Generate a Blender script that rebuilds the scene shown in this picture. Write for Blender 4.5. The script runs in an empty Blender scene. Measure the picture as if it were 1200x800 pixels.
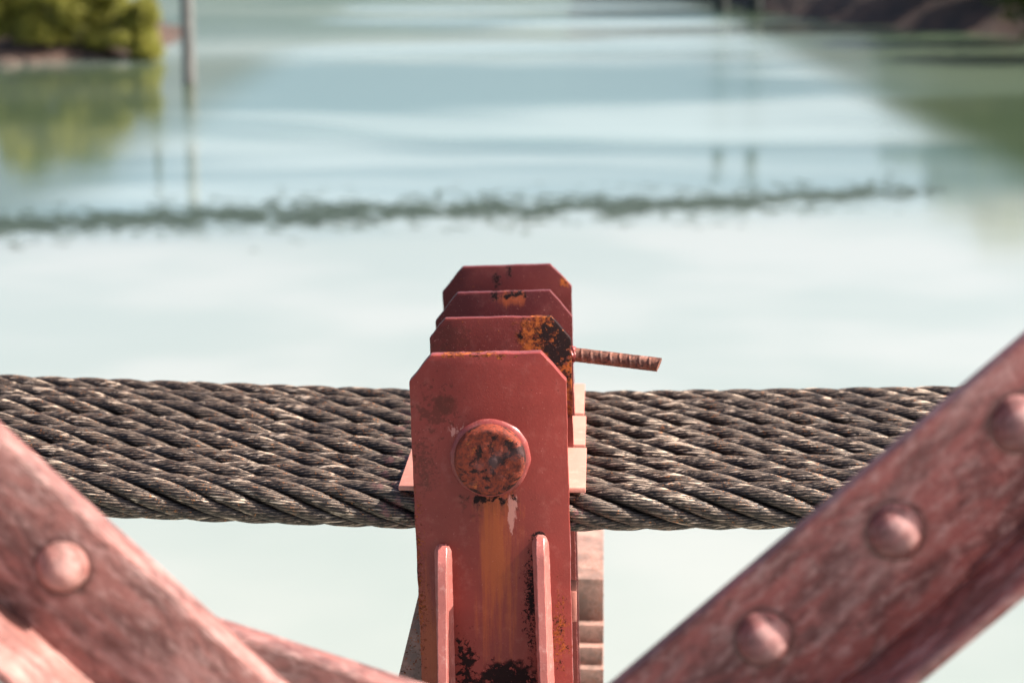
import bpy, bmesh, math, random
import numpy as np
from mathutils import Vector, Matrix, noise as mnoise
random.seed(4); rng = np.random.default_rng(4)
R = math.radians
S = bpy.context.scene
COL = S.collection

# ------------------------------------------------------------------ camera
F = 70/36*1200                      # focal length in photo pixels
CAMZ = 8.0
PITCH = math.atan(510/F)
cd = bpy.data.cameras.new('camera'); cam = bpy.data.objects.new('camera', cd); COL.objects.link(cam)
cam.location = (0, 0, CAMZ); cam.rotation_euler = (math.pi/2-PITCH, 0, 0)
cd.lens = 70; cd.sensor_width = 36; cd.clip_start = .05; cd.clip_end = 9000
cd.dof.use_dof = True; cd.dof.focus_distance = 2.03; cd.dof.aperture_fstop = 5.5; cd.dof.aperture_blades = 0
S.camera = cam
# ------------------------------------------------------------------ light
SUN = Vector((.742, -.032, .668)).normalized()
SEL = math.asin(SUN.z); SAZ = math.atan2(SUN.x, SUN.y)
w = bpy.data.worlds.new('World'); S.world = w; w.use_nodes = True
nt = w.node_tree; bg = nt.nodes['Background']
sky = nt.nodes.new('ShaderNodeTexSky'); sky.sky_type = 'NISHITA'; sky.sun_disc = False
sky.sun_elevation = SEL; sky.sun_rotation = SAZ; sky.air_density = .9; sky.dust_density = 4.5; sky.ozone_density = 1.0
nt.links.new(sky.outputs[0], bg.inputs[0]); bg.inputs[1].default_value = .105
sl = bpy.data.lights.new('sun', 'SUN'); so = bpy.data.objects.new('sun', sl); COL.objects.link(so)
sl.energy = 5.0; sl.angle = R(.5); sl.color = (1, .93, .84)
so.rotation_euler = SUN.to_track_quat('Z', 'Y').to_euler(); so.location = (3, 0, 12)
S.view_settings.view_transform = 'Standard'; S.view_settings.look = 'None'
S.view_settings.exposure = 1.25; S.view_settings.gamma = 1
S.cycles.max_bounces = 6; S.cycles.diffuse_bounces = 3; S.cycles.glossy_bounces = 3

# ------------------------------------------------------------------ helpers
FW = Vector((0, math.cos(PITCH), -math.sin(PITCH))); UP = Vector((0, math.sin(PITCH), math.cos(PITCH)))
def ray(px, py): return Vector((1, 0, 0))*((px-600)/F) + UP*((400-py)/F) + FW
def P(px, py, Y):                    # point of the place seen at that pixel, Y metres ahead
    d = ray(px, py); return Vector((0, 0, CAMZ)) + d*(Y/d.y)
def W(px, py, z=0):                  # point on the water
    d = ray(px, py); return Vector((0, 0, CAMZ)) + d*((z-CAMZ)/d.z)
def empty(name, label, cat, loc=(0,0,0), group=None, rot=None):
    o = bpy.data.objects.new(name, None); COL.objects.link(o); o.empty_display_size = .1
    o.location = loc
    if rot: o.rotation_euler = rot
    o['label'] = label; o['category'] = cat
    if group: o['group'] = group
    return o
def link(name, me, m=None, parent=None):
    if m and not me.materials: me.materials.append(m)
    o = bpy.data.objects.new(name, me); COL.objects.link(o)
    if parent: o.parent = parent
    return o
def frombm(name, bm, m, parent=None, smooth=None):
    bmesh.ops.recalc_face_normals(bm, faces=bm.faces)
    me = bpy.data.meshes.new(name); bm.to_mesh(me); bm.free()
    o = link(name, me, m, parent)
    if smooth is not None:
        for p in me.polygons: p.use_smooth = True
        try: me.set_sharp_from_angle(angle=R(smooth))
        except Exception: pass
    return o
def prism(outline, y0, y1, bev=.0012, seg=2, bm=None):
    """outline of (x,z) pairs extruded from y0 to y1"""
    b = bmesh.new()
    a = [b.verts.new((x, y0, z)) for x, z in outline]; c = [b.verts.new((x, y1, z)) for x, z in outline]
    n = len(a); b.faces.new(a); b.faces.new(c[::-1])
    for i in range(n): b.faces.new((a[i], c[i], c[(i+1) % n], a[(i+1) % n]))
    bmesh.ops.recalc_face_normals(b, faces=b.faces)
    if bev: bmesh.ops.bevel(b, geom=list(b.edges), offset=bev, segments=seg, profile=.5, affect='EDGES')
    return b
def box(x0, x1, y0, y1, z0, z1, bev=.0012, seg=2): return prism([(x0,z0),(x1,z0),(x1,z1),(x0,z1)], y0, y1, bev, seg)
def npmesh(name, co, quads, m, parent=None, smooth=True, tri=False):
    me = bpy.data.meshes.new(name); k = 3 if tri else 4
    me.vertices.add(len(co)); me.vertices.foreach_set('co', np.asarray(co, 'f').ravel())
    q = np.asarray(quads, 'i'); me.loops.add(q.size); me.loops.foreach_set('vertex_index', q.ravel())
    me.polygons.add(len(q)); me.polygons.foreach_set('loop_start', np.arange(0, q.size, k, dtype='i'))
    me.polygons.foreach_set('use_smooth', np.full(len(q), smooth))
    me.update(calc_edges=True)
    return link(name, me, m, parent)

# ------------------------------------------------------------------ materials
class T:
    def __init__(s, name):
        s.m = bpy.data.materials.new(name); s.m.use_nodes = True; s.nt = s.m.node_tree
        s.b = s.nt.nodes['Principled BSDF']
        s.co = s.nt.nodes.new('ShaderNodeTexCoord').outputs['Object']
    def n(s, typ, **k):
        nd = s.nt.nodes.new(typ)
        for a, v in k.items(): setattr(nd, a, v)
        return nd
    def put(s, sock, v):
        if isinstance(v, bpy.types.NodeSocket): s.nt.links.new(v, sock)
        elif v is not None:
            if isinstance(v, tuple) and len(v) == 3 and sock.type == 'RGBA': v = (*v, 1)
            sock.default_value = v
    def math(s, op, a, b=None, c=None, clamp=False):
        nd = s.n('ShaderNodeMath', operation=op, use_clamp=clamp)
        for i, v in enumerate((a, b, c)): s.put(nd.inputs[i], v)
        return nd.outputs[0]
    def noise(s, scale, detail=4, rough=.6, vec=None, dist=0):
        nd = s.n('ShaderNodeTexNoise'); s.put(nd.inputs['Vector'], vec or s.co)
        s.put(nd.inputs['Scale'], scale); s.put(nd.inputs['Detail'], detail); s.put(nd.inputs['Roughness'], rough); s.put(nd.inputs['Distortion'], dist)
        return nd.outputs['Fac']
    def ramp(s, v, a, b, c=0., d=1.):
        nd = s.n('ShaderNodeMapRange', interpolation_type='SMOOTHSTEP')
        for i, x in enumerate((v, a, b, c, d)): s.put(nd.inputs[i], x)
        return nd.outputs[0]
    def mix(s, f, a, b):
        nd = s.n('ShaderNodeMix', data_type='RGBA'); s.put(nd.inputs[0], f); s.put(nd.inputs[6], a); s.put(nd.inputs[7], b)
        return nd.outputs[2]
    def scale(s, v, sc, vec=None):
        nd = s.n('ShaderNodeMapping'); s.put(nd.inputs[0], vec or s.co); nd.inputs['Scale'].default_value = sc
        return nd.outputs[0]
    def xyz(s):
        nd = s.n('ShaderNodeSeparateXYZ'); s.put(nd.inputs[0], s.co); return nd.outputs
    def bump(s, h, strength, dist):
        nd = s.n('ShaderNodeBump'); s.put(nd.inputs['Height'], h); nd.inputs['Strength'].default_value = strength; nd.inputs['Distance'].default_value = dist
        s.put(s.b.inputs['Normal'], nd.outputs[0])
    def out(s, col, rough, metal=0., spec=.5, coat=None):
        s.put(s.b.inputs['Base Color'], col); s.put(s.b.inputs['Roughness'], rough); s.put(s.b.inputs['Metallic'], metal)
        s.put(s.b.inputs['Specular IOR Level'], spec)
        if coat: s.put(s.b.inputs['Coat Weight'], coat)
        return s.m

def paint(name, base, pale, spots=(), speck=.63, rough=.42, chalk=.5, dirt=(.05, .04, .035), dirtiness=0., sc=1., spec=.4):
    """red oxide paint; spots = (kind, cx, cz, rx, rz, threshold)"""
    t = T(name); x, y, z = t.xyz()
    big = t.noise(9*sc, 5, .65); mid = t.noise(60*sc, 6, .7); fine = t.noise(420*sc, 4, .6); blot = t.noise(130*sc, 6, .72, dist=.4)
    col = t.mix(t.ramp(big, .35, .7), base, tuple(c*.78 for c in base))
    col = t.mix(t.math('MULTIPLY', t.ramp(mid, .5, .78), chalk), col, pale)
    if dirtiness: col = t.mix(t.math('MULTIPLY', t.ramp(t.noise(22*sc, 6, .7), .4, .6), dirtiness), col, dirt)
    rust = t.mix(t.ramp(t.noise(170*sc, 6, .75), .40, .60), (.36, .095, .026), (.10, .024, .016))
    rust = t.mix(t.ramp(t.noise(90*sc, 6, .75), .50, .62), rust, (.016, .010, .011))
    rmask = t.ramp(fine, speck+.05, speck+.1)
    rmask = t.math('MULTIPLY', rmask, t.ramp(big, .35, .6))
    dark = None; stain = None; scr = None
    def ell(cx, cz, rx, rz):
        a = t.math('DIVIDE', t.math('SUBTRACT', x, cx), rx); b = t.math('DIVIDE', t.math('SUBTRACT', z, cz), rz)
        return t.math('SUBTRACT', 1., t.math('SQRT', t.math('ADD', t.math('MULTIPLY', a, a), t.math('MULTIPLY', b, b))))
    for kind, cx, cz, rx, rz, th in spots:
        e = ell(cx, cz, rx, rz)
        if kind == 'stain':
            dr = t.noise(150, 5, .65, vec=t.scale(None, (1, 1, .06)))
            m = t.math('MULTIPLY', t.ramp(t.math('ADD', e, t.math('ADD', t.math('MULTIPLY', t.math('SUBTRACT', dr, .5), 2.2), t.math('MULTIPLY', t.math('SUBTRACT', mid, .5), .7))), .05, .85), th)
            col = t.mix(m, col, (.38, .082, .024))
        elif kind == 'pale':
            v = t.math('ADD', e, t.math('MULTIPLY', t.math('SUBTRACT', t.noise(150, 5, .7, vec=t.scale(None, (1, 1, .35))), .5), 3.5))
            col = t.mix(t.ramp(v, th, th+.3, 0., .75), col, pale)
        else:
            bl_ = blot if rx > .02 else t.noise(330*sc, 5, .75, dist=.3)
            ee = t.math('ADD', e, t.math('MULTIPLY', t.math('SUBTRACT', t.noise(75, 3, .6), .5), 1.4))
            v = t.math('ADD', t.math('MULTIPLY', ee, .7), t.math('MULTIPLY', t.math('SUBTRACT', bl_, .5), 3.0))
            m = t.math('MULTIPLY', t.ramp(v, th, th+.16), t.ramp(ee, -.05, .35))
            if kind == 'brown': col = t.mix(t.math('MULTIPLY', m, .7), col, (.10, .020, .013)); continue
            if kind == 'rust': rmask = t.math('MAXIMUM', rmask, m)
            else: dark = m if dark is None else t.math('MAXIMUM', dark, m)
    col = t.mix(rmask, col, rust)
    mm = rmask
    if dark is not None:
        col = t.mix(dark, col, (.022, .013, .013)); mm = t.math('MAXIMUM', rmask, dark)
    col = t.mix(t.math('MULTIPLY', t.ramp(t.noise(560*sc, 3, .6), .66, .70), t.ramp(t.noise(30, 4, .6), .45, .6)), col, (.035, .014, .012))
    col2 = t.mix(t.ramp(t.noise(700*sc, 3), .685, .72, 0., .75), col, tuple(min(1, c*1.5) for c in pale))
    h = t.math('ADD', t.math('MULTIPLY', mm, .6), t.math('ADD', t.math('MULTIPLY', mid, .25), t.math('MULTIPLY', fine, .3)))
    t.bump(h, .45, .0012)
    return t.out(col2, t.math('ADD', rough, t.math('MULTIPLY', mm, .4)), 0., t.math('MULTIPLY', spec, t.math('SUBTRACT', 1., t.math('MULTIPLY', mm, .85))))

def simple(name, a, b, sc=6, rough=.8, bump=0, bd=.01, spec=.3):
    t = T(name); n = t.noise(sc, 6, .65)
    if bump: t.bump(t.noise(sc*3, 6, .7), bump, bd)
    return t.out(t.mix(t.ramp(n, .35, .65), a, b), rough, 0, spec)

# ================================================================== SETTING
def water_mat():
    t = T('milky_green_water'); x, y, z = t.xyz()
    pA = W(0, 262); pB = W(1090, 224); k = (pB.y-pA.y)/(pB.x-pA.x)
    # signed distance past the current line where the milky near water meets the clear teal water
    dl = t.math('SUBTRACT', y, t.math('ADD', pA.y-k*pA.x, t.math('MULTIPLY', x, k)))
    dl = t.math('ADD', dl, t.math('MULTIPLY', t.math('SUBTRACT', t.noise(.25, 4, .6), .5), 3.))
    far = t.ramp(dl, -6.5, 2.2)
    near = t.mix(t.ramp(t.noise(.12, 3, .5), .38, .62), (.225, .256, .230), (.272, .288, .262))
    lane = t.noise(.055, 4, .5, vec=t.scale(None, (.30, 1.2, 1)), dist=.3)
    lane2 = t.noise(.06, 3, .5, vec=t.scale(None, (.45, 1., 1)), dist=.8)
    outer = t.mix(t.ramp(lane2, .40, .62), (.095, .150, .150), (.225, .280, .272))  # teal of the reflected sky and its paler lanes put into the body colour
    side = t.math('MAXIMUM', t.math('MULTIPLY', t.ramp(x, -10.5, -14.5), t.ramp(dl, 66, 50)), t.ramp(x, 13.5, 17.5))       # bush and tree reflections put into the water colour along both banks
    outer = t.mix(t.math('MULTIPLY', side, .85), outer, (.040, .058, .022))
    body = t.mix(far, near, outer)
    ruf = t.math('MULTIPLY', t.ramp(lane, .46, .60), t.ramp(dl, 3., 14.))
    ruf = t.math('MAXIMUM', ruf, t.math('MULTIPLY', t.math('MULTIPLY', t.ramp(dl, 13, 20), t.ramp(dl, 62, 48)), .85))
    shl = t.ramp(x, -15.5, -11.5); shr = t.math('MAXIMUM', t.ramp(x, 17, 14), t.ramp(dl, 22, 30))
    ruf = t.math('MULTIPLY', ruf, t.math('MULTIPLY', shl, shr))
    rough = t.math('ADD', .035, t.math('MULTIPLY', ruf, .23))
    h = t.math('ADD', t.noise(1.6, 4, .6, vec=t.scale(None, (1, 1.6, 1))), t.math('MULTIPLY', t.noise(.35, 3, .5), 1.5))
    t.bump(h, .25, .016)
    m = t.out(body, rough, 0, .5); t.b.inputs['IOR'].default_value = 1.33
    return m
bm = bmesh.new()
vs = [bm.verts.new(p) for p in ((-4500, -300, 0), (4500, -300, 0), (4500, 6500, 0), (-4500, 6500, 0))]
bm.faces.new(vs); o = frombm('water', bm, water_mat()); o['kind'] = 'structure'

def terrain(name, m, f, x0, x1, y0, y1, nx, ny):
    xs = np.linspace(x0, x1, nx); ys = np.linspace(y0, y1, ny); co = []
    for yy in ys:
        for xx in xs: co.append((xx, yy, f(xx, yy)))
    i = np.arange(nx*ny).reshape(ny, nx)
    q = np.stack([i[:-1, :-1], i[:-1, 1:], i[1:, 1:], i[1:, :-1]], -1).reshape(-1, 4)
    o = npmesh(name, co, q, m); o['kind'] = 'structure'; return o
def nz(x, y, s=1, sc=1.): return mnoise.fractal(Vector((x*sc, y*sc, s)), 1., 2., 5)
hillm = simple('wooded_hillside', (.035, .055, .05), (.06, .08, .06), .02, .95)
def hill_f(x, y):
    e = min(1, max(0, (y-900)/500)); return -3 + e*(75 + 55*nz(x, y, 3, .0016) + 25*nz(x, y, 8, .006)) * (1-.35*min(1, abs(x)/2500))
terrain('hills', hillm, hill_f, -2600, 2600, 880, 2600, 130, 44)
earth = simple('bare_earth_bank', (.085, .052, .04), (.04, .032, .028), .6, .95, .8, .2)
def sm(a, b, v): v = min(1, max(0, (v-a)/(b-a))); return v*v*(3-2*v)
# right bank: edge follows the shore from (1240,52) to (900,22) then recedes
sh = [W(1600, 85), W(1200, 46), W(1040, 33), W(930, 20), W(880, 4), W(840, -12), W(700, -30)]
def shore_y(x):
    pts = sorted([(p.x, p.y) for p in sh])
    if x <= pts[0][0]: return pts[0][1]+ (pts[0][0]-x)*3
    for (a, b), (c, d) in zip(pts, pts[1:]):
        if a <= x <= c: return b+(d-b)*(x-a)/(c-a)
    return pts[-1][1]-(x-pts[-1][0])*.5
def right_f(x, y):
    d = y - shore_y(x) + 1.3*nz(x, y, 2, .12)
    return -.6 + sm(-2, 9, d)*2.6 + sm(6, 60, d)*9 + .15*nz(x, y, 5, .4)
terrain('right_riverbank', earth, right_f, 8, 160, 80, 330, 120, 130)
# left bank: a spit that ends just right of the bushes
def left_f(x, y):
    cx = W(150, 66).x; d = min((cx+1.0-x)*.9, y-W(90, 71).y+1.5, (W(90, 71).y+26-y)) + 1.1*nz(x, y, 4, .25)
    return -.6 + sm(-.8, 3, d)*1.5 + sm(3, 30, d)*3 + .2*nz(x, y, 5, .8)
terrain('left_riverbank', earth, left_f, -90, W(150, 66).x+5, 98, 140, 150, 80)

# ---- foliage
def leafm(name, a, b, c):
    t = T(name); n = t.noise(2.2, 3, .6); n2 = t.noise(14, 2, .5)
    col = t.mix(t.ramp(n, .35, .65), a, b); col = t.mix(t.ramp(n2, .5, .7), col, c)
    t.b.inputs['Subsurface Weight'].default_value = 0
    m = t.out(col, .55, 0, .3)
    tr = t.n('ShaderNodeBsdfTranslucent'); t.put(tr.inputs[0], col); ad = t.n('ShaderNodeMixShader'); ad.inputs[0].default_value = .5
    o = [n for n in t.nt.nodes if n.type == 'OUTPUT_MATERIAL'][0]
    t.nt.links.new(t.b.outputs[0], ad.inputs[1]); t.nt.links.new(tr.outputs[0], ad.inputs[2]); t.nt.links.new(ad.outputs[0], o.inputs[0])
    return m
LG = leafm('yellow_green_leaves', (.20, .21, .04), (.33, .315, .065), (.42, .375, .10))
DG = leafm('olive_leaves', (.07, .10, .025), (.13, .15, .035), (.16, .17, .05))
bark = simple('grey_brown_bark', (.10, .08, .06), (.17, .13, .1), 4, .9, .5, .02)
def leaves(name, parent, m, blobs, n, size):
    """leaf-shaped faces spread through the volume of each lump of the crown"""
    vol = np.array([b[3]**2 for b in blobs]); cnt = (n*vol/vol.sum()).astype(int)+1
    pts = []
    for (cx, cy, cz, r), k in zip(blobs, cnt):
        d = rng.normal(size=(k, 3)); d /= np.linalg.norm(d, axis=1)[:, None]
        rr = r*(rng.random(k)**.33)*(1+.25*rng.normal(size=k)*.6)
        pts.append(np.array([cx, cy, cz])+d*rr[:, None]*np.array([1, 1, .8]))
    c = np.concatenate(pts); c = c[c[:, 2] > .15]; k = len(c)
    a = rng.normal(size=(k, 3)); a /= np.linalg.norm(a, axis=1)[:, None]
    b = np.cross(a, rng.normal(size=(k, 3))); b /= np.linalg.norm(b, axis=1)[:, None]
    s = size*(.6+.8*rng.random(k))[:, None]
    co = np.stack([c-a*s, c+b*s*.45, c+a*s, c-b*s*.45], 1).reshape(-1, 3)
    return npmesh(name, co, np.arange(4*k).reshape(-1, 4), m, parent, False)
def limb(bm, pts, rad, n=7):
    rings = []
    for i, p in enumerate(pts):
        d = (pts[min(i+1, len(pts)-1)]-pts[max(i-1, 0)]).normalized(); u = d.orthogonal().normalized(); v = d.cross(u)
        rings.append([bm.verts.new(p+(u*math.cos(2*math.pi*k/n)+v*math.sin(2*math.pi*k/n))*rad[i]) for k in range(n)])
    for a, b in zip(rings, rings[1:]):
        for k in range(n): bm.faces.new((a[k], a[(k+1) % n], b[(k+1) % n], b[k]))
    bm.faces.new(rings[0][::-1]); bm.faces.new(rings[-1])
def tree(name, loc, h, r, m, label, cat, group, n=5000, low=.1, size=.16, seed=0):
    rd = random.Random(seed)
    t = empty(name, label, cat, loc, group)
    bm = bmesh.new()
    limb(bm, [Vector((0, 0, -.5)), Vector((.05, 0, h*.3)), Vector((-.08, .05, h*.62))], [r*.085, r*.06, r*.03])
    blobs = []
    for i in range(18):
        a = rd.random()*6.28; q = rd.random()**.6*r*.68; zz = h*(low+(.86-low)*((i+.5)/18))
        q *= (1-.55*max(0, (zz/h-.55)/.45)); br = r*(.30+.22*rd.random())
        e = Vector((q*math.cos(a), q*math.sin(a), zz)); blobs.append((*e, br))
        st = Vector((0, 0, min(zz*.7, h*.6)))
        limb(bm, [st, st.lerp(e, .5)+Vector((0, 0, -.03*h)), e], [r*.03, r*.02, r*.01], 5)
    frombm('trunk', bm, bark, t, 60)
    leaves('crown', t, m, blobs, n, size)
    return t
def gz(f, x, y): return max(0, f(x, y))-.05
LB = [  # px centre, dist offset, height, radius, label
    (160, -.2, 3.4, 1.6, 'small bright bush at the right-hand tip of the left bank, leaning over the water', LG),
    (118, .6, 4.6, 1.8, 'yellow-green bush second from the right-hand tip of the left bank', LG),
    (66, .2, 4.9, 1.9, 'yellow-green bush between the tip bushes and the corner bush on the left bank', LG),
    (14, .4, 5.4, 2.1, 'brownish-green bush in the top left corner of the photo above pale rocks', LG),
    (92, 6.0, 6.0, 2.4, 'taller olive bush standing behind the front row of bushes on the left bank', DG),
    (30, 6.5, 6.3, 2.5, 'tall olive bush behind the corner bush on the left bank', DG)]
y0 = W(90, 70).y
for i, (px, dy, h, r, lab, m) in enumerate(LB):
    yy = y0+dy; x = P(px, 60, yy).x
    tree('riverside_bush', (x, yy, gz(left_f, x, yy)), h, r, m, lab, 'bush', 'bushes on the left bank', 8500, .02, .13, 20+i)
def rock(x, y, z, s, lab, m, seed, grp):
    bm = bmesh.new(); bmesh.ops.create_icosphere(bm, subdivisions=3, radius=1)
    for v in bm.verts:
        n = mnoise.fractal(v.co*1.1+Vector((seed*3.1, 0, 0)), 1, 2, 4); v.co *= 1+.35*n
        v.co = Vector((v.co.x*s*1.3, v.co.y*s, v.co.z*s*.65))
    o = frombm('rock', bm, m, None, 35); o.location = (x, y, z); o['label'] = lab; o['category'] = 'rock'; o['group'] = grp
rk = simple('pinkish_brown_rock', (.13, .09, .07), (.07, .055, .045), 1.5, .9, .6, .1)
for i, (px, py, s, lab) in enumerate([(12, 76, .42, 'pinkish rock at the waterline in the far left corner under the bushes'),
        (38, 75, .30, 'smaller rock right of the pinkish corner rock at the waterline'),
        (112, 71, .34, 'rock at the waterline under the middle of the left bank bushes'),
        (150, 69, .27, 'rock at the waterline near the tip of the left bank')]):
    p = W(px, py); rock(p.x, p.y, .05, s, lab, rk, i, 'rocks along the left waterline')
RT = [(1068, 11, 7.5, 3.2), (1125, 10, 10.5, 4.), (1190, 9, 12.5, 4.8), (1275, 8, 14, 5.5), (1375, 8, 14, 5.5)]
RL = ['olive tree on the right bank, leftmost of its row, seen mainly as its reflection', 'olive tree second from the left on the right bank',
      'olive tree at the right edge of the photo on the earth bank', 'olive tree on the right bank just beyond the right edge of the photo', 'olive tree farthest right along the right bank']
for i, (px, dy, h, r) in enumerate(RT):
    d = W(px, 40); x = d.x; yy = shore_y(x)+dy; x = P(px, 30, yy).x
    tree('riverside_tree', (x, yy, gz(right_f, x, yy)), h, r, DG, RL[i], 'tree', 'trees on the right bank', 7000, .12, .3, 40+i)

# ---- piles / posts in the water
conc = simple('weathered_concrete', (.17, .165, .155), (.11, .11, .105), 1.5, .85, .3, .02)
dk = simple('dark_weathered_steel', (.045, .05, .045), (.03, .035, .032), 2, .9)
def post(px, pyb, r, h, m, lab, grp=None, cap=True):
    p = W(px, pyb); t = empty('mooring_post', lab, 'post', (p.x, p.y, 0), grp)
    def cyl(z0, z1, ra, rb, name, mm):
        bm = bmesh.new(); limb(bm, [Vector((0, 0, z0)), Vector((0, 0, (z0+z1)/2)), Vector((0, 0, z1))], [ra, (ra+rb)/2, rb], 20); return frombm(name, bm, mm, t, 40)
    cyl(-1.5, h, r, r*.92, 'shaft', m)
    if cap: cyl(h, h+r*.5, r*1.15, r*1.05, 'cap', m)
    if m is dk: cyl(-.3, .45, r*1.12, r*1.10, 'collar', dk)
post(222, 98, .30, 6.3, conc, 'pale concrete post standing in the water right of the left bank bushes')
post(181, 64, .20, 7.6, dk, 'slim dark post at the tip of the left bank beside the small bright bush')
post(845, 13, .52, 12.4, dk, 'left one of the two dark posts near the far right shore', 'pair of posts near the right shore')
post(885, 14, .52, 12.8, dk, 'right one of the two dark posts near the far right shore', 'pair of posts near the right shore')

# ---- ripple band, its dark reflection built as small coloured flakes
wm = simple('ripple_band', (.020, .034, .028), (.034, .052, .042), 1.5, .8)
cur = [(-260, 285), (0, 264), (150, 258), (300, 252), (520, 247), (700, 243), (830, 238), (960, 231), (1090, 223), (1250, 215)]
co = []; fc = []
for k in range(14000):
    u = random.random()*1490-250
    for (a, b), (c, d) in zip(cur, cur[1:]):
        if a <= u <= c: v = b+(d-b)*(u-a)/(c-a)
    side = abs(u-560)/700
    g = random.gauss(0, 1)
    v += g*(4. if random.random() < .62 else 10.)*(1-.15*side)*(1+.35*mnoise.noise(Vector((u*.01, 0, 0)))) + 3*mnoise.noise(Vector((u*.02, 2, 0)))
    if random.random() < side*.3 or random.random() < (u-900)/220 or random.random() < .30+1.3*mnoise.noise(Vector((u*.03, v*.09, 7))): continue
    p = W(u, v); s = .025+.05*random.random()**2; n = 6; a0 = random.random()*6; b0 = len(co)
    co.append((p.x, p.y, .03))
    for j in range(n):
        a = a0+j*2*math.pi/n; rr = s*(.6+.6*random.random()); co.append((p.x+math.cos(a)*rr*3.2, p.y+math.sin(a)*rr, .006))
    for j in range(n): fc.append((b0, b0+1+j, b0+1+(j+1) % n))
o = npmesh('ripple_band', co, fc, wm, None, False, True)
o['kind'] = 'stuff'; o['label'] = 'dark green ripple band across the pale water, its reflection drawn in small flakes'; o['category'] = 'weed'

# ================================================================== CABLE CLAMP
YAW = R(-2.5)
O0 = P(572, 560, 1.94)
O0 = Vector((O0.x, 1.94, O0.z))
CM = Matrix.Translation(O0) @ Matrix.Rotation(YAW, 4, 'Z'); CI = CM.inverted()
def L(px, py, ly):                   # pixel -> clamp-local (x, z) on the plane local y = ly
    o = CI @ Vector((0, 0, CAMZ)); d = CI.to_3x3() @ ray(px, py); q = o+d*((ly-o.y)/d.y); return (q.x, q.z)
clamp = empty('cable_clamp', 'rusty red painted steel clamp of four upright plates gripping the wire ropes', 'cable clamp', O0, None, (0, 0, YAW))
RED = (.36, .075, .062); PALE = (.55, .24, .20); SAL = (.52, .24, .18)
PY = [0., .172, .312, .470]; PT = [.015, .010, .010, .010]
def sp(kind, px, py, rx, ry, th, ly):
    x, z = L(px, py, ly); return (kind, x, z, rx/1166, ry/1166, th)
spots = [
    [sp('brown', 512, 480, 44, 50, .40, 0), sp('rust', 486, 700, 20, 190, .40, 0), sp('brown', 524, 474, 16, 14, -.1, 0), sp('brown', 498, 545, 22, 60, .35, 0), sp('dark', 598, 800, 50, 34, .0, 0),
     sp('dark', 624, 700, 17, 90, .34, 0), sp('dark', 576, 583, 40, 13, .34, 0), sp('brown', 576, 590, 50, 22, .2, 0), sp('stain', 582, 655, 31, 150, .85, 0), sp('stain', 500, 760, 30, 120, .6, 0),
     sp('pale', 600, 600, 10, 34, .35, 0), sp('pale', 536, 505, 30, 16, .7, 0), sp('pale', 612, 520, 32, 20, .75, 0), sp('dark', 545, 780, 24, 60, .35, 0), sp('rust', 655, 740, 18, 80, .42, 0),
     sp('dark', 632, 628, 10, 7, .05, 0), sp('rust', 560, 417, 75, 5, .3, 0)],
    [sp('rust', 640, 395, 44, 46, -.25, .172), sp('dark', 655, 396, 34, 50, .16, .172), sp('brown', 530, 395, 40, 30, .3, .172), sp('rust', 655, 450, 30, 60, .0, .172)],
    [sp('dark', 580, 346, 8, 12, .28, .312), sp('dark', 603, 345, 26, 9, .28, .312), sp('stain', 600, 350, 26, 14, .7, .312)],
    [sp('dark', 582, 328, 9, 18, .38, .470), sp('dark', 597, 316, 7, 16, .36, .470), sp('rust', 662, 330, 10, 12, .2, .470)]]
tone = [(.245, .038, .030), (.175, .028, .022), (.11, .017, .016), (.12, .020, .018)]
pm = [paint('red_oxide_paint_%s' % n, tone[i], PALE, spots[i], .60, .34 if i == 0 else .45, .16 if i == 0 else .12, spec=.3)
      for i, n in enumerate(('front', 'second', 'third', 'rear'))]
edgey = paint('sunworn_salmon_paint', (.50, .20, .15), (.62, .34, .27), (), .62, .6, .6)
def worn(pts, step=.0045, amp=.00045):
    """flame-cut outline: long edges wander a little and carry small nicks"""
    o = []
    for (ax_, az), (bx, bz) in zip(pts, pts[1:]+pts[:1]):
        d = math.hypot(bx-ax_, bz-az); n = max(1, int(d/step)); nx_, nz_ = (bz-az)/d, -(bx-ax_)/d
        for k in range(n):
            u = k/n; x_ = ax_+(bx-ax_)*u; z_ = az+(bz-az)*u
            e = 0 if k == 0 else amp*(mnoise.noise(Vector((x_*45, z_*45, 1)))*1.6+mnoise.noise(Vector((x_*210, z_*210, 5)))*.8)
            o.append((x_+nx_*e, z_+nz_*e))
    return o
outl = [
    [(479.4, 447), (504.6, 416.5), (633.6, 413.5), (663.8, 446.5)],
    [(503.3, 396), (521.4, 373.5), (645.5, 371), (669.2, 398)],
    [(510.3, 376), (536, 343.5), (644.3, 340.5), (670.8, 371.5)],
    [(518.3, 342), (542, 313), (644.8, 310), (670, 336)]]
slab_l = []
for i in range(4):
    a = [L(x, y, PY[i]) for x, y in outl[i]]
    if i == 0: bl = L(494.5, 800, 0); br = L(671.5, 800, 0)
    kl = (bl[0]-L(479.4, 447, 0)[0])/(bl[1]-L(479.4, 447, 0)[1]); kr = (br[0]-L(663.8, 446.5, 0)[0])/(br[1]-L(663.8, 446.5, 0)[1])
    zb = -.42
    pts = [a[0], a[1], a[2], a[3], (a[3][0]+kr*(zb-a[3][1]), zb), (a[0][0]+kl*(zb-a[0][1]), zb)]
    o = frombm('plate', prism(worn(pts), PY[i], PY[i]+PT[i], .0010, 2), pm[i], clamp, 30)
    o['label'] = ['front plate holding the round pin head and two ribs', 'second plate with a large rust patch at its top right', 'third plate with dark scuffs on its top edge', 'rear plate, tallest in the photo, with dark smears'][i]

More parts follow.
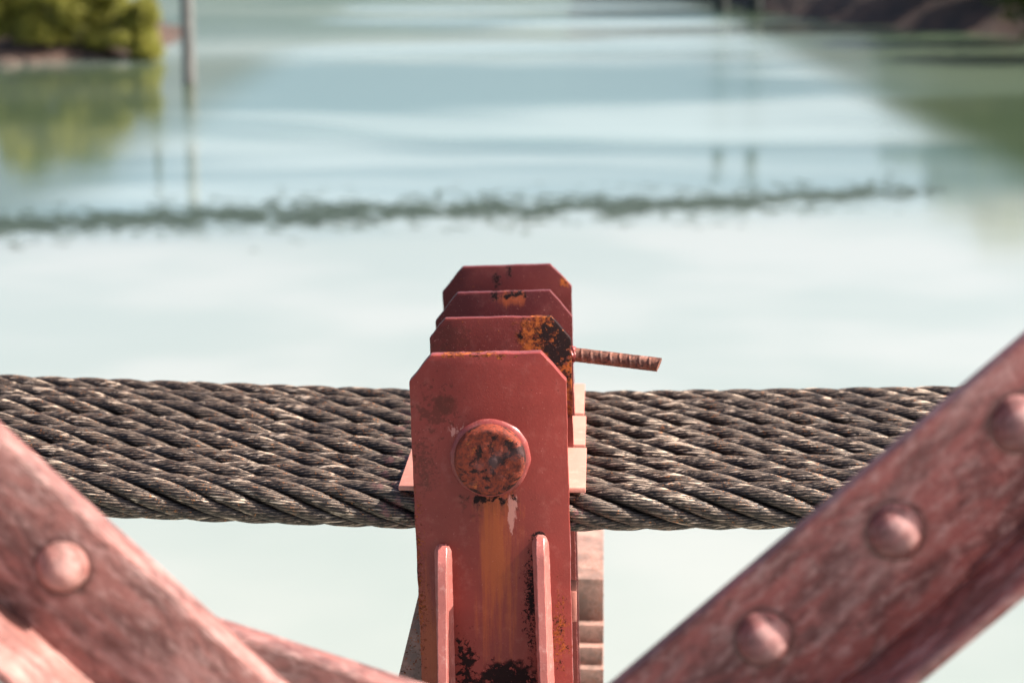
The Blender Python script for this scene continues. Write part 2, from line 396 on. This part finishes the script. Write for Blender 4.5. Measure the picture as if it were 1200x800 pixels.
# pin
px, pz = L(574.5, 536, 0)
def lathe(prof, n=64):               # prof: (r, y) pairs
    bm = bmesh.new(); rings = []
    for r, y in prof:
        rings.append([bm.verts.new((r*math.cos(2*math.pi*k/n), y, r*math.sin(2*math.pi*k/n))) for k in range(n)] if r > 0 else [bm.verts.new((0, y, 0))])
    for a, b in zip(rings, rings[1:]):
        for k in range(n):
            if len(b) == 1: bm.faces.new((a[k], a[(k+1) % n], b[0]))
            elif len(a) == 1: bm.faces.new((a[0], b[(k+1) % n], b[k]))
            else: bm.faces.new((a[k], a[(k+1) % n], b[(k+1) % n], b[k]))
    return bm
t = T('rusted_pin_steel'); n1 = t.noise(90, 8, .75, dist=.5); n2 = t.noise(300, 5, .7); n3 = t.noise(42, 6, .75, dist=.6)
c = t.mix(t.ramp(n2, .4, .62), (.25, .046, .024), (.12, .030, .022)); c = t.mix(t.ramp(n1, .58, .68), c, (.42, .11, .034)); c = t.mix(t.ramp(n3, .50, .56), c, (.030, .013, .012))
c = t.mix(t.ramp(t.noise(25, 3, .5), .55, .75, 0, .55), c, (.20, .11, .11))
t.bump(t.math('ADD', n1, n2), .8, .0012); pinm = t.out(c, .7, 0, .18)
PR = .0355
bm = lathe([(PR+.001, .002), (PR, -.014), (PR-.0012, -.0165), (PR-.003, -.0173)]+[(PR*q/16, -.0176) for q in range(14, 0, -1)]+[(0, -.0176)], 96)
for v in bm.verts: v.co.x *= 1+.006*mnoise.noise(v.co*60); v.co.z *= 1+.008*mnoise.noise(v.co*50); v.co.y += .0009*mnoise.fractal(v.co*110, 1, 2, 4)
o = frombm('pin_head', bm, pinm, clamp, 40); o.location = (px, 0, pz); o['label'] = 'round rusted pin head with black pitting'
bm = lathe([(PR+.0055, .0005), (PR+.0048, -.0012), (PR+.0032, -.0025), (PR+.0012, -.0036), (PR-.001, -.0040)])
for v in bm.verts:
    k = 1+.035*mnoise.noise(Vector((v.co.x*90, v.co.y*90, v.co.z*90))); v.co.x *= k; v.co.z *= k
weldm = paint('painted_weld_bead', (.27, .050, .044), (.45, .20, .17), (), .56, .32, .5, sc=1.6)
o = frombm('weld_ring', bm, weldm, clamp, 60); o.location = (px, 0, pz)
bm = lathe([(0, .015), (.022, .0151), (.022, .50), (0, .50)], 32); o = frombm('pin_shaft', bm, pinm, clamp, 40); o.location = (px, 0, pz)

# stiffener ribs with fillet welds
def rib(pxt, pyt, pxb, wpx, lab):
    xt, zt = L(pxt, pyt, 0); xb, zb0 = L(pxb, 800, -.045)
    zb = -.42; w_ = wpx/1166; n = 60; bm = bmesh.new(); prev = None
    for i in range(n):
        u = i/(n-1); z = zt+(zb-zt)*u**1.3; k = (zt-z)/(zt-zb0)
        x = xt+(xb-xt)*k; p = .004+.010*min(1, k*9)**.6+.040*k
        jj = .0005*mnoise.noise(Vector((z*120, 0, pxt))); f = .0048*min(1, .25+k*12)
        # cross-section, from left foot round the bar to right foot
        sec = [(-w_/2-f, .0005), (-w_/2-f*.45, -f*.5), (-w_/2-.0004, -f*1.05), (-w_/2, -p+.0006), (-w_/2+.0007, -p), (w_/2-.0007, -p), (w_/2, -p+.0006), (w_/2+.0004, -f*1.05), (w_/2+f*.45, -f*.5), (w_/2+f, .0005)]
        s0 = .55 if i == 0 else 1
        ring = [bm.verts.new((x+a*s0+jj+.0003*mnoise.noise(Vector((z*160, a*90, 3))), b*s0 if i else b*.3, z)) for a, b in sec]
        if prev:
            for q in range(len(sec)-1): bm.faces.new((prev[q], prev[q+1], ring[q+1], ring[q]))
        else: bm.faces.new(ring)
        prev = ring
    bm.faces.new(prev[::-1])
    m = paint('worn_rib_paint', (.42, .13, .11), (.62, .33, .29), (), .6, .30, .75, sc=1.4)
    o = frombm('rib', bm, m, clamp, 28); o['label'] = lab
rib(519, 637, 519, 11, 'left upright rib welded to the front plate')
rib(633, 626, 638, 10, 'right upright rib welded to the front plate')

# horizontal saddle plates over the ropes
zS = L(600, 570, PT[0]+.002)[1]
print('saddle z', zS)
TH = .0055
rr = [(-.0000, PT[0]+.001, PY[1]-.001, 467.0, 686.3), (0, PY[1]+PT[1]+.001, PY[2]-.001, 500, 686.0), (0, PY[2]+PT[2]+.001, PY[3]-.001, 505, 684.5)]
for i, (_, ya, yb, xl, xr) in enumerate(rr):
    yy = [572, 517, 482][i]
    x0 = L(xl, yy, ya)[0]; x1 = L(xr, yy, ya)[0]; x1b = x1+(.001 if i == 0 else .004)
    bm = prism([(x0, zS-TH), (x1, zS-TH), (x1, zS), (x0, zS)], ya, yb, .0009, 2)
    for v in bm.verts:
        v.co.z += .0006*mnoise.noise(v.co*30)
    o = frombm('saddle_plate', bm, edgey, clamp, 30)
    o['label'] = ['front saddle plate jutting out on both sides of the front plate', 'middle saddle plate', 'rear saddle plate'][i]

# stepped stack under the ropes on the right and the leaning gusset on the left
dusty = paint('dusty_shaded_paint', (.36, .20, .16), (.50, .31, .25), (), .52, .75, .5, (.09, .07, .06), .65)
SF = .560
xr = L(707.5, 680, SF)[0]
zt = L(690, 678, SF)[1]; z1 = L(690, 727, SF)[1]
def spacer(x0, x1, ya, yb, za, zb, lab):
    bm = box(x0, x1, ya, yb, za, zb, .0008, 2)
    for v in bm.verts: v.co += Vector((.0012*mnoise.noise(v.co*25), .0012*mnoise.noise(v.co*31), .0007*mnoise.noise(v.co*28)))
    o = frombm('base_block', bm, dusty, clamp, 30); o['label'] = lab
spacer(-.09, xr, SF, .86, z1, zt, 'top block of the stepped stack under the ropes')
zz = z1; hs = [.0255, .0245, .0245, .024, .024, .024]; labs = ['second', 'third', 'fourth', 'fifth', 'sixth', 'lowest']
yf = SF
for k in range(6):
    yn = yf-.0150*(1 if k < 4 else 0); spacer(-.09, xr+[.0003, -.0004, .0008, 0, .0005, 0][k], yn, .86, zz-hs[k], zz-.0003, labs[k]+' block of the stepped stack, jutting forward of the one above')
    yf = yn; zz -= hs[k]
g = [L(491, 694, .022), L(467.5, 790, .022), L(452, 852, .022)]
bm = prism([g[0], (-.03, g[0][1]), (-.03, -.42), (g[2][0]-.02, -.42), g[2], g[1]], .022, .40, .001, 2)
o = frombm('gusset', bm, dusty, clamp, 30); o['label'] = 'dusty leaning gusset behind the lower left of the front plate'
# small lug beside the stack
a = L(671.5, 692, .018); b = L(675.5, 728, .018)
o = frombm('lug', box(a[0]-.004, b[0], .0165, .0535, b[1], a[1], .001), edgey, clamp, 30)

# reinforcing bar welded to the second plate
rbm = T('rusty_rebar'); n1 = rbm.noise(260, 6, .7); n2 = rbm.noise(60, 5, .7)
c = rbm.mix(rbm.ramp(n1, .4, .62), (.22, .085, .055), (.08, .035, .026)); c = rbm.mix(rbm.ramp(n2, .5, .7), c, (.42, .22, .17)); rbm.bump(n1, .7, .001)
rbm = rbm.out(c, .7, 0, .3)
A = CI @ P(667, 414.6, 2.128); B = CI @ P(772.5, 427.3, 2.098)
ln = (B-A).length; ax = (B-A).normalized(); u = ax.cross(Vector((0, 0, 1))).normalized(); v = u.cross(ax)
co = []; n = 24; m_ = 150
for i in range(m_+1):
    s = i/m_*ln
    for k in range(n):
        a = 2*math.pi*k/n; r = .0070
        ph = ((s+.0022*math.sin(a)*1.0+(.0052 if math.cos(a) < 0 else 0))/.0108) % 1
        hgt = max(0, 1-abs(ph-.5)/.16)*abs(math.cos(a))**.5
        r += .00095*min(1, hgt*1.6)
        if abs(math.sin(a)) > .985: r += .0009
        r *= 1+.03*mnoise.noise(Vector((s*200, a*1.5, 4)))
        co.append(A+ax*(s-(-.0020*math.sin(a)*(s/ln)**8))+u*r*math.cos(a)+v*r*math.sin(a))
q = [(i*n+k, i*n+(k+1) % n, (i+1)*n+(k+1) % n, (i+1)*n+k) for i in range(m_) for k in range(n)]
bm = bmesh.new(); vv = [bm.verts.new(p) for p in co]
for f_ in q: bm.faces.new([vv[j] for j in f_])
bm.faces.new(vv[:n][::-1]); bm.faces.new(vv[-n:])
o = frombm('reinforcing_bar', bm, rbm, clamp, 35); o['label'] = 'short ribbed rusty bar sticking out to the right of the second plate'
bm = bmesh.new(); bmesh.ops.create_icosphere(bm, subdivisions=4, radius=.0085)
for v_ in bm.verts: v_.co *= 1+.35*mnoise.noise(v_.co*170); v_.co.x *= .55
o = frombm('weld_blob', bm, weldm, clamp, 60); o.location = A+ax*.0045+Vector((0, -.001, .001))

# ================================================================== WIRE ROPES
def rope_mat(i):
    t = T('weathered_rope_wire_%s' % 'abcdefgh'[i]); x, y, z = t.xyz()
    st = t.scale(None, (.13, 1, 1))
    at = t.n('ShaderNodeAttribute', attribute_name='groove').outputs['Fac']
    n1 = t.noise(520, 5, .7, vec=st); n2 = t.noise(130, 5, .7, vec=st); n3 = t.noise(34, 4, .6); n4 = t.noise(300, 5, .75)
    c = t.mix(t.ramp(n1, .42, .58), (.016, .011, .009), (.19, .135, .10))
    c = t.mix(t.ramp(n2, .55, .63, 0, .85), c, (.74, .56, .42))  # pale streaks painted in as sun glints along the wires
    rs = t.math('MULTIPLY', t.ramp(n4, .57, .65), t.ramp(n3, .40, .62))
    c = t.mix(t.ramp(t.noise(60, 4, .6, vec=st), .56, .72, 0, .75), c, (.025, .018, .016))
    c = t.mix(t.math('MULTIPLY', rs, .9), c, (.55, .20, .06))
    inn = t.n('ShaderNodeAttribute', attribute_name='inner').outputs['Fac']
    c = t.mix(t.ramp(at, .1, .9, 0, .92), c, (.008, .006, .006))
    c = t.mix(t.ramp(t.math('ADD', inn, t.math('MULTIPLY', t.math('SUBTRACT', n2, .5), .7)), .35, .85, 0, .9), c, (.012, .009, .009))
    # red overspray next to the clamp
    d = t.math('ABSOLUTE', t.math('ADD', x, .008)); ov = t.math('MULTIPLY', t.ramp(d, .125, .095), t.ramp(t.noise(90, 5, .7), .52, .62))
    c = t.mix(t.math('MULTIPLY', ov, .6), c, (.24, .09, .09))
    t.bump(t.math('ADD', n1, n4), .6, .0006)
    return t.out(c, t.ramp(n1, .3, .7, .34, .60), .3, .5)
D = .0500
rope_y = [.0425, .0930, .1435, .2125, .2645, .3500, .3975, .4445]
rope_y = [PT[0]+.0265, PT[0]+.0775, PT[0]+.1285, PY[1]+.010+.0335, PY[1]+.010+.0925, PY[2]+.010+.0255, PY[2]+.010+.0740, PY[2]+.010+.1225]
rl = ['thick steel wire rope nearest the camera, lowest of the eight in the bundle', 'thick steel wire rope directly behind the nearest, lowest one',
      'third thick wire rope counted from the lowest, just in front of the second clamp plate', 'fourth thick wire rope from the lowest, just behind the second clamp plate',
      'fifth thick wire rope from the lowest, in front of the third clamp plate', 'third wire rope down from the topmost, just behind the third clamp plate',
      'wire rope second from the top, in front of the farthest one', 'farthest wire rope, topmost of the eight against the pale water']
def sag(x): return np.where(x < 0, .026, .026)*(np.sqrt(x*x+.06**2)-.06)+.0015
for i, yl in enumerate(rope_y):
    Dr = D*(1 if i < 5 else .955)*(1+.01*rng.normal()); rc = Dr/3; rs = Dr/6*1.0
    lay = .284*(1+.012*rng.normal()); ph0 = rng.random()*6.28
    zc = zS-TH-.0012-Dr/2*1.0
    t = empty('wire_rope', rl[i], 'wire rope', CM @ Vector((0, yl, zc)), 'wire ropes side by side through the clamp', (0, 0, YAW))
    rm = rope_mat(i); NW = 15; NV = NW*3; xs = np.arange(-.90, .90, .0048)
    for s in range(6):
        phi = ph0+s*math.pi/3-2*math.pi*xs/lay + .05*np.sin(xs*7+s*2+i)
        r0 = rc*(1+.012*np.sin(xs*23+s*1.7+i))
        c = np.stack([xs, -r0*np.cos(phi), r0*np.sin(phi)+sag(xs)], -1)
        er = np.stack([0*xs, -np.cos(phi), np.sin(phi)], -1)
        tg = np.gradient(c, axis=0); tg /= np.linalg.norm(tg, axis=1)[:, None]
        eb = np.cross(tg, er)
        k = np.arange(NV); psi = 2*math.pi*k[None, :]/NV - (.50/rs)*xs[:, None] + s
        sc = np.where(k % 3 == 0, -.14, .0)[None, :]
        wob = .022*np.sin(xs[:, None]*60*(1+(k//3)[None, :]*.07)+(k//3)[None, :]*2.1)
        rad = rs*(1+sc+wob+.012*rng.normal(size=(1, NV)))
        co = c[:, None, :]+rad[..., None]*(np.cos(psi)[..., None]*er[:, None, :]+np.sin(psi)[..., None]*eb[:, None, :])
        nx = len(xs); idx = np.arange(nx*NV).reshape(nx, NV); nxt = np.roll(idx, -1, 1)
        q = np.stack([idx[:-1], nxt[:-1], nxt[1:], idx[1:]], -1).reshape(-1, 4)
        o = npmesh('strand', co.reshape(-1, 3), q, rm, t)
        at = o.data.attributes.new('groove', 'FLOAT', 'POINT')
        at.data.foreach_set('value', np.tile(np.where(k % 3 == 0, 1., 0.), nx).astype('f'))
        at = o.data.attributes.new('inner', 'FLOAT', 'POINT')   # shade between neighbouring strands, put into the colour
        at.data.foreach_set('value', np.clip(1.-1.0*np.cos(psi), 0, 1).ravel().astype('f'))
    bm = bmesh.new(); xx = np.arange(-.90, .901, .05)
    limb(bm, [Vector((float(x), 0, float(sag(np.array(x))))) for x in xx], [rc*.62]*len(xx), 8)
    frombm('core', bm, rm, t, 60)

# ================================================================== RIVETED BEAMS IN FRONT
def beam(name, lab, pa, pb, Y, ext, parts, rivets, mats, wantlen=None):
    """pa, pb: two pixels on the upper front edge of the web; parts: (name, y0, y1, z0, z1, a, b)"""
    A = P(*pa, Y); B = P(*pb, Y); ax = (B-A).normalized(); ang = math.atan2(ax.z, ax.x); ln = (B-A).length
    t = empty(name, lab, 'steel beam', A, None, (0, -ang, 0)); MI = (Matrix.Translation(A) @ Matrix.Rotation(-ang, 4, 'Y')).inverted()
    cs = [MI @ P(x_, y_, Y-.004) for x_, y_, _ in rivets]
    if callable(mats[0]): mats = [mats[0]([(c.x, c.z, q[2]) for c, q in zip(cs, rivets)])]+list(mats[1:])
    for nm, y0_, y1_, z0, z1, a, b, mi in parts:
        bm = box(a if a is not None else -ext, b if b is not None else ln+ext, y0_, y1_, z0, z1, .0022, 3)
        frombm(nm, bm, mats[mi], t, 40)
    for (rx, ry, rad) in rivets:
        c = MI @ P(rx, ry, Y-.004)
        rp = [(rad*1.02, .001), (rad, -.0015), (rad*.94, -.0055), (rad*.80, -.0102), (rad*.58, -.0138), (rad*.30, -.0158), (0, -.0163)]
        bmv = lathe(rp, 32)
        for v in bmv.verts: v.co *= 1+.05*mnoise.noise(v.co*55+Vector((rx, ry, 0)))
        o = frombm('rivet', bmv, mats[-1], t, 60); o.location = (c.x, 0, c.z)
    return t, MI
fade = (.30, .115, .095); fpale = (.58, .36, .32)
def beamm(name, base, pale, sc, ch, rings=()):
    t = T(name); L1 = t.scale(None, (.38, 1, 1)); a = t.noise(42*sc, 7, .74, vec=L1, dist=.5); b = t.noise(120*sc, 6, .72, vec=L1)
    c_ = t.noise(16*sc, 5, .62, vec=t.scale(None, (.3, 1, 1))); d = t.noise(260*sc, 5, .7)
    col = t.mix(t.ramp(a, .40, .60), tuple(x*.40 for x in base), base); col = t.mix(t.math('MULTIPLY', t.ramp(b, .47, .66), ch), col, pale)
    col = t.mix(t.ramp(c_, .50, .70, 0, .6), col, pale); col = t.mix(t.ramp(t.noise(60*sc, 6, .75), .60, .68, 0, .8), col, (.075, .030, .024))
    col = t.mix(t.ramp(d, .62, .70, 0, .5), col, pale)
    X, Y_, Z = t.xyz()
    for cx, cz, rad in rings:          # grime and rust collected round each rivet foot
        dx = t.math('SUBTRACT', X, cx); dz = t.math('SUBTRACT', Z, cz)
        q = t.math('ADD', t.math('SQRT', t.math('ADD', t.math('MULTIPLY', dx, dx), t.math('MULTIPLY', dz, dz))), t.math('MULTIPLY', t.math('SUBTRACT', b, .5), .012))
        col = t.mix(t.ramp(q, rad*1.38, rad*1.02, 0, .75), col, (.075, .026, .02))
    t.bump(t.math('ADD', a, t.math('ADD', b, d)), .8, .002); return t.out(col, t.ramp(b, .3, .7, .30, .55), 0, .5)
bml = beamm('faded_beam_paint', fade, fpale, 1, .5)
mkl = lambda rings: beamm('faded_riveted_paint', fade, fpale, 1, .5, rings)
bmr = lambda rings: beamm('blotched_beam_paint', (.29, .072, .060), (.46, .25, .225), 1, .6, rings)
rvl = beamm('rivet_paint', (.37, .14, .115), (.56, .33, .29), 1.3, .5); rvr = beamm('dark_rivet_paint', (.34, .10, .09), (.54, .31, .28), 1.4, .55)
YL = 1.22
tb, MI = beam('riveted_beam', 'faded pink-red riveted beam slanting down from the left edge in front of the ropes', (0, 519), (317, 804), YL, .35,
     [('web', 0, .008, -.080, 0, None, None, 0), ('top_flange', .0005, .0245, -.0075, .0015, None, None, 0),
      ('bottom_flange', -.072, .0075, -.088, -.0795, None, None, 0)], [(72, 665, .0166)], [mkl, rvl])
e = (MI @ P(283, 742, YL+.05)).x
frombm('rear_angle', box(-.35, e, .0295, .0410, -.060, -.0040, .002, 3), bml, tb, 40)
beam('riveted_beam', 'dark blotched red riveted beam rising to the right edge with three rivets in view', (722, 806), (1200, 402), YL, .35,
     [('web', 0, .008, -.097, 0, None, None, 0), ('top_flange', .0005, .016, -.008, .0012, None, None, 0),
      ('bottom_flange', -.060, .0075, -.105, -.0965, None, None, 0)], [(895, 749, .0175), (1050, 623, .0175), (1196, 497, .0178)], [bmr, rvr])
beam('brace_bar', 'low faded brace bar running from the left beam to the foot of the clamp', (287, 750), (412, 790), 1.30, .18,
     [('web', 0, .008, -.075, 0, -.06, .30, 0), ('top_flange', .0005, .0245, -.007, .0012, -.06, .30, 0)], [], [bml, rvl])
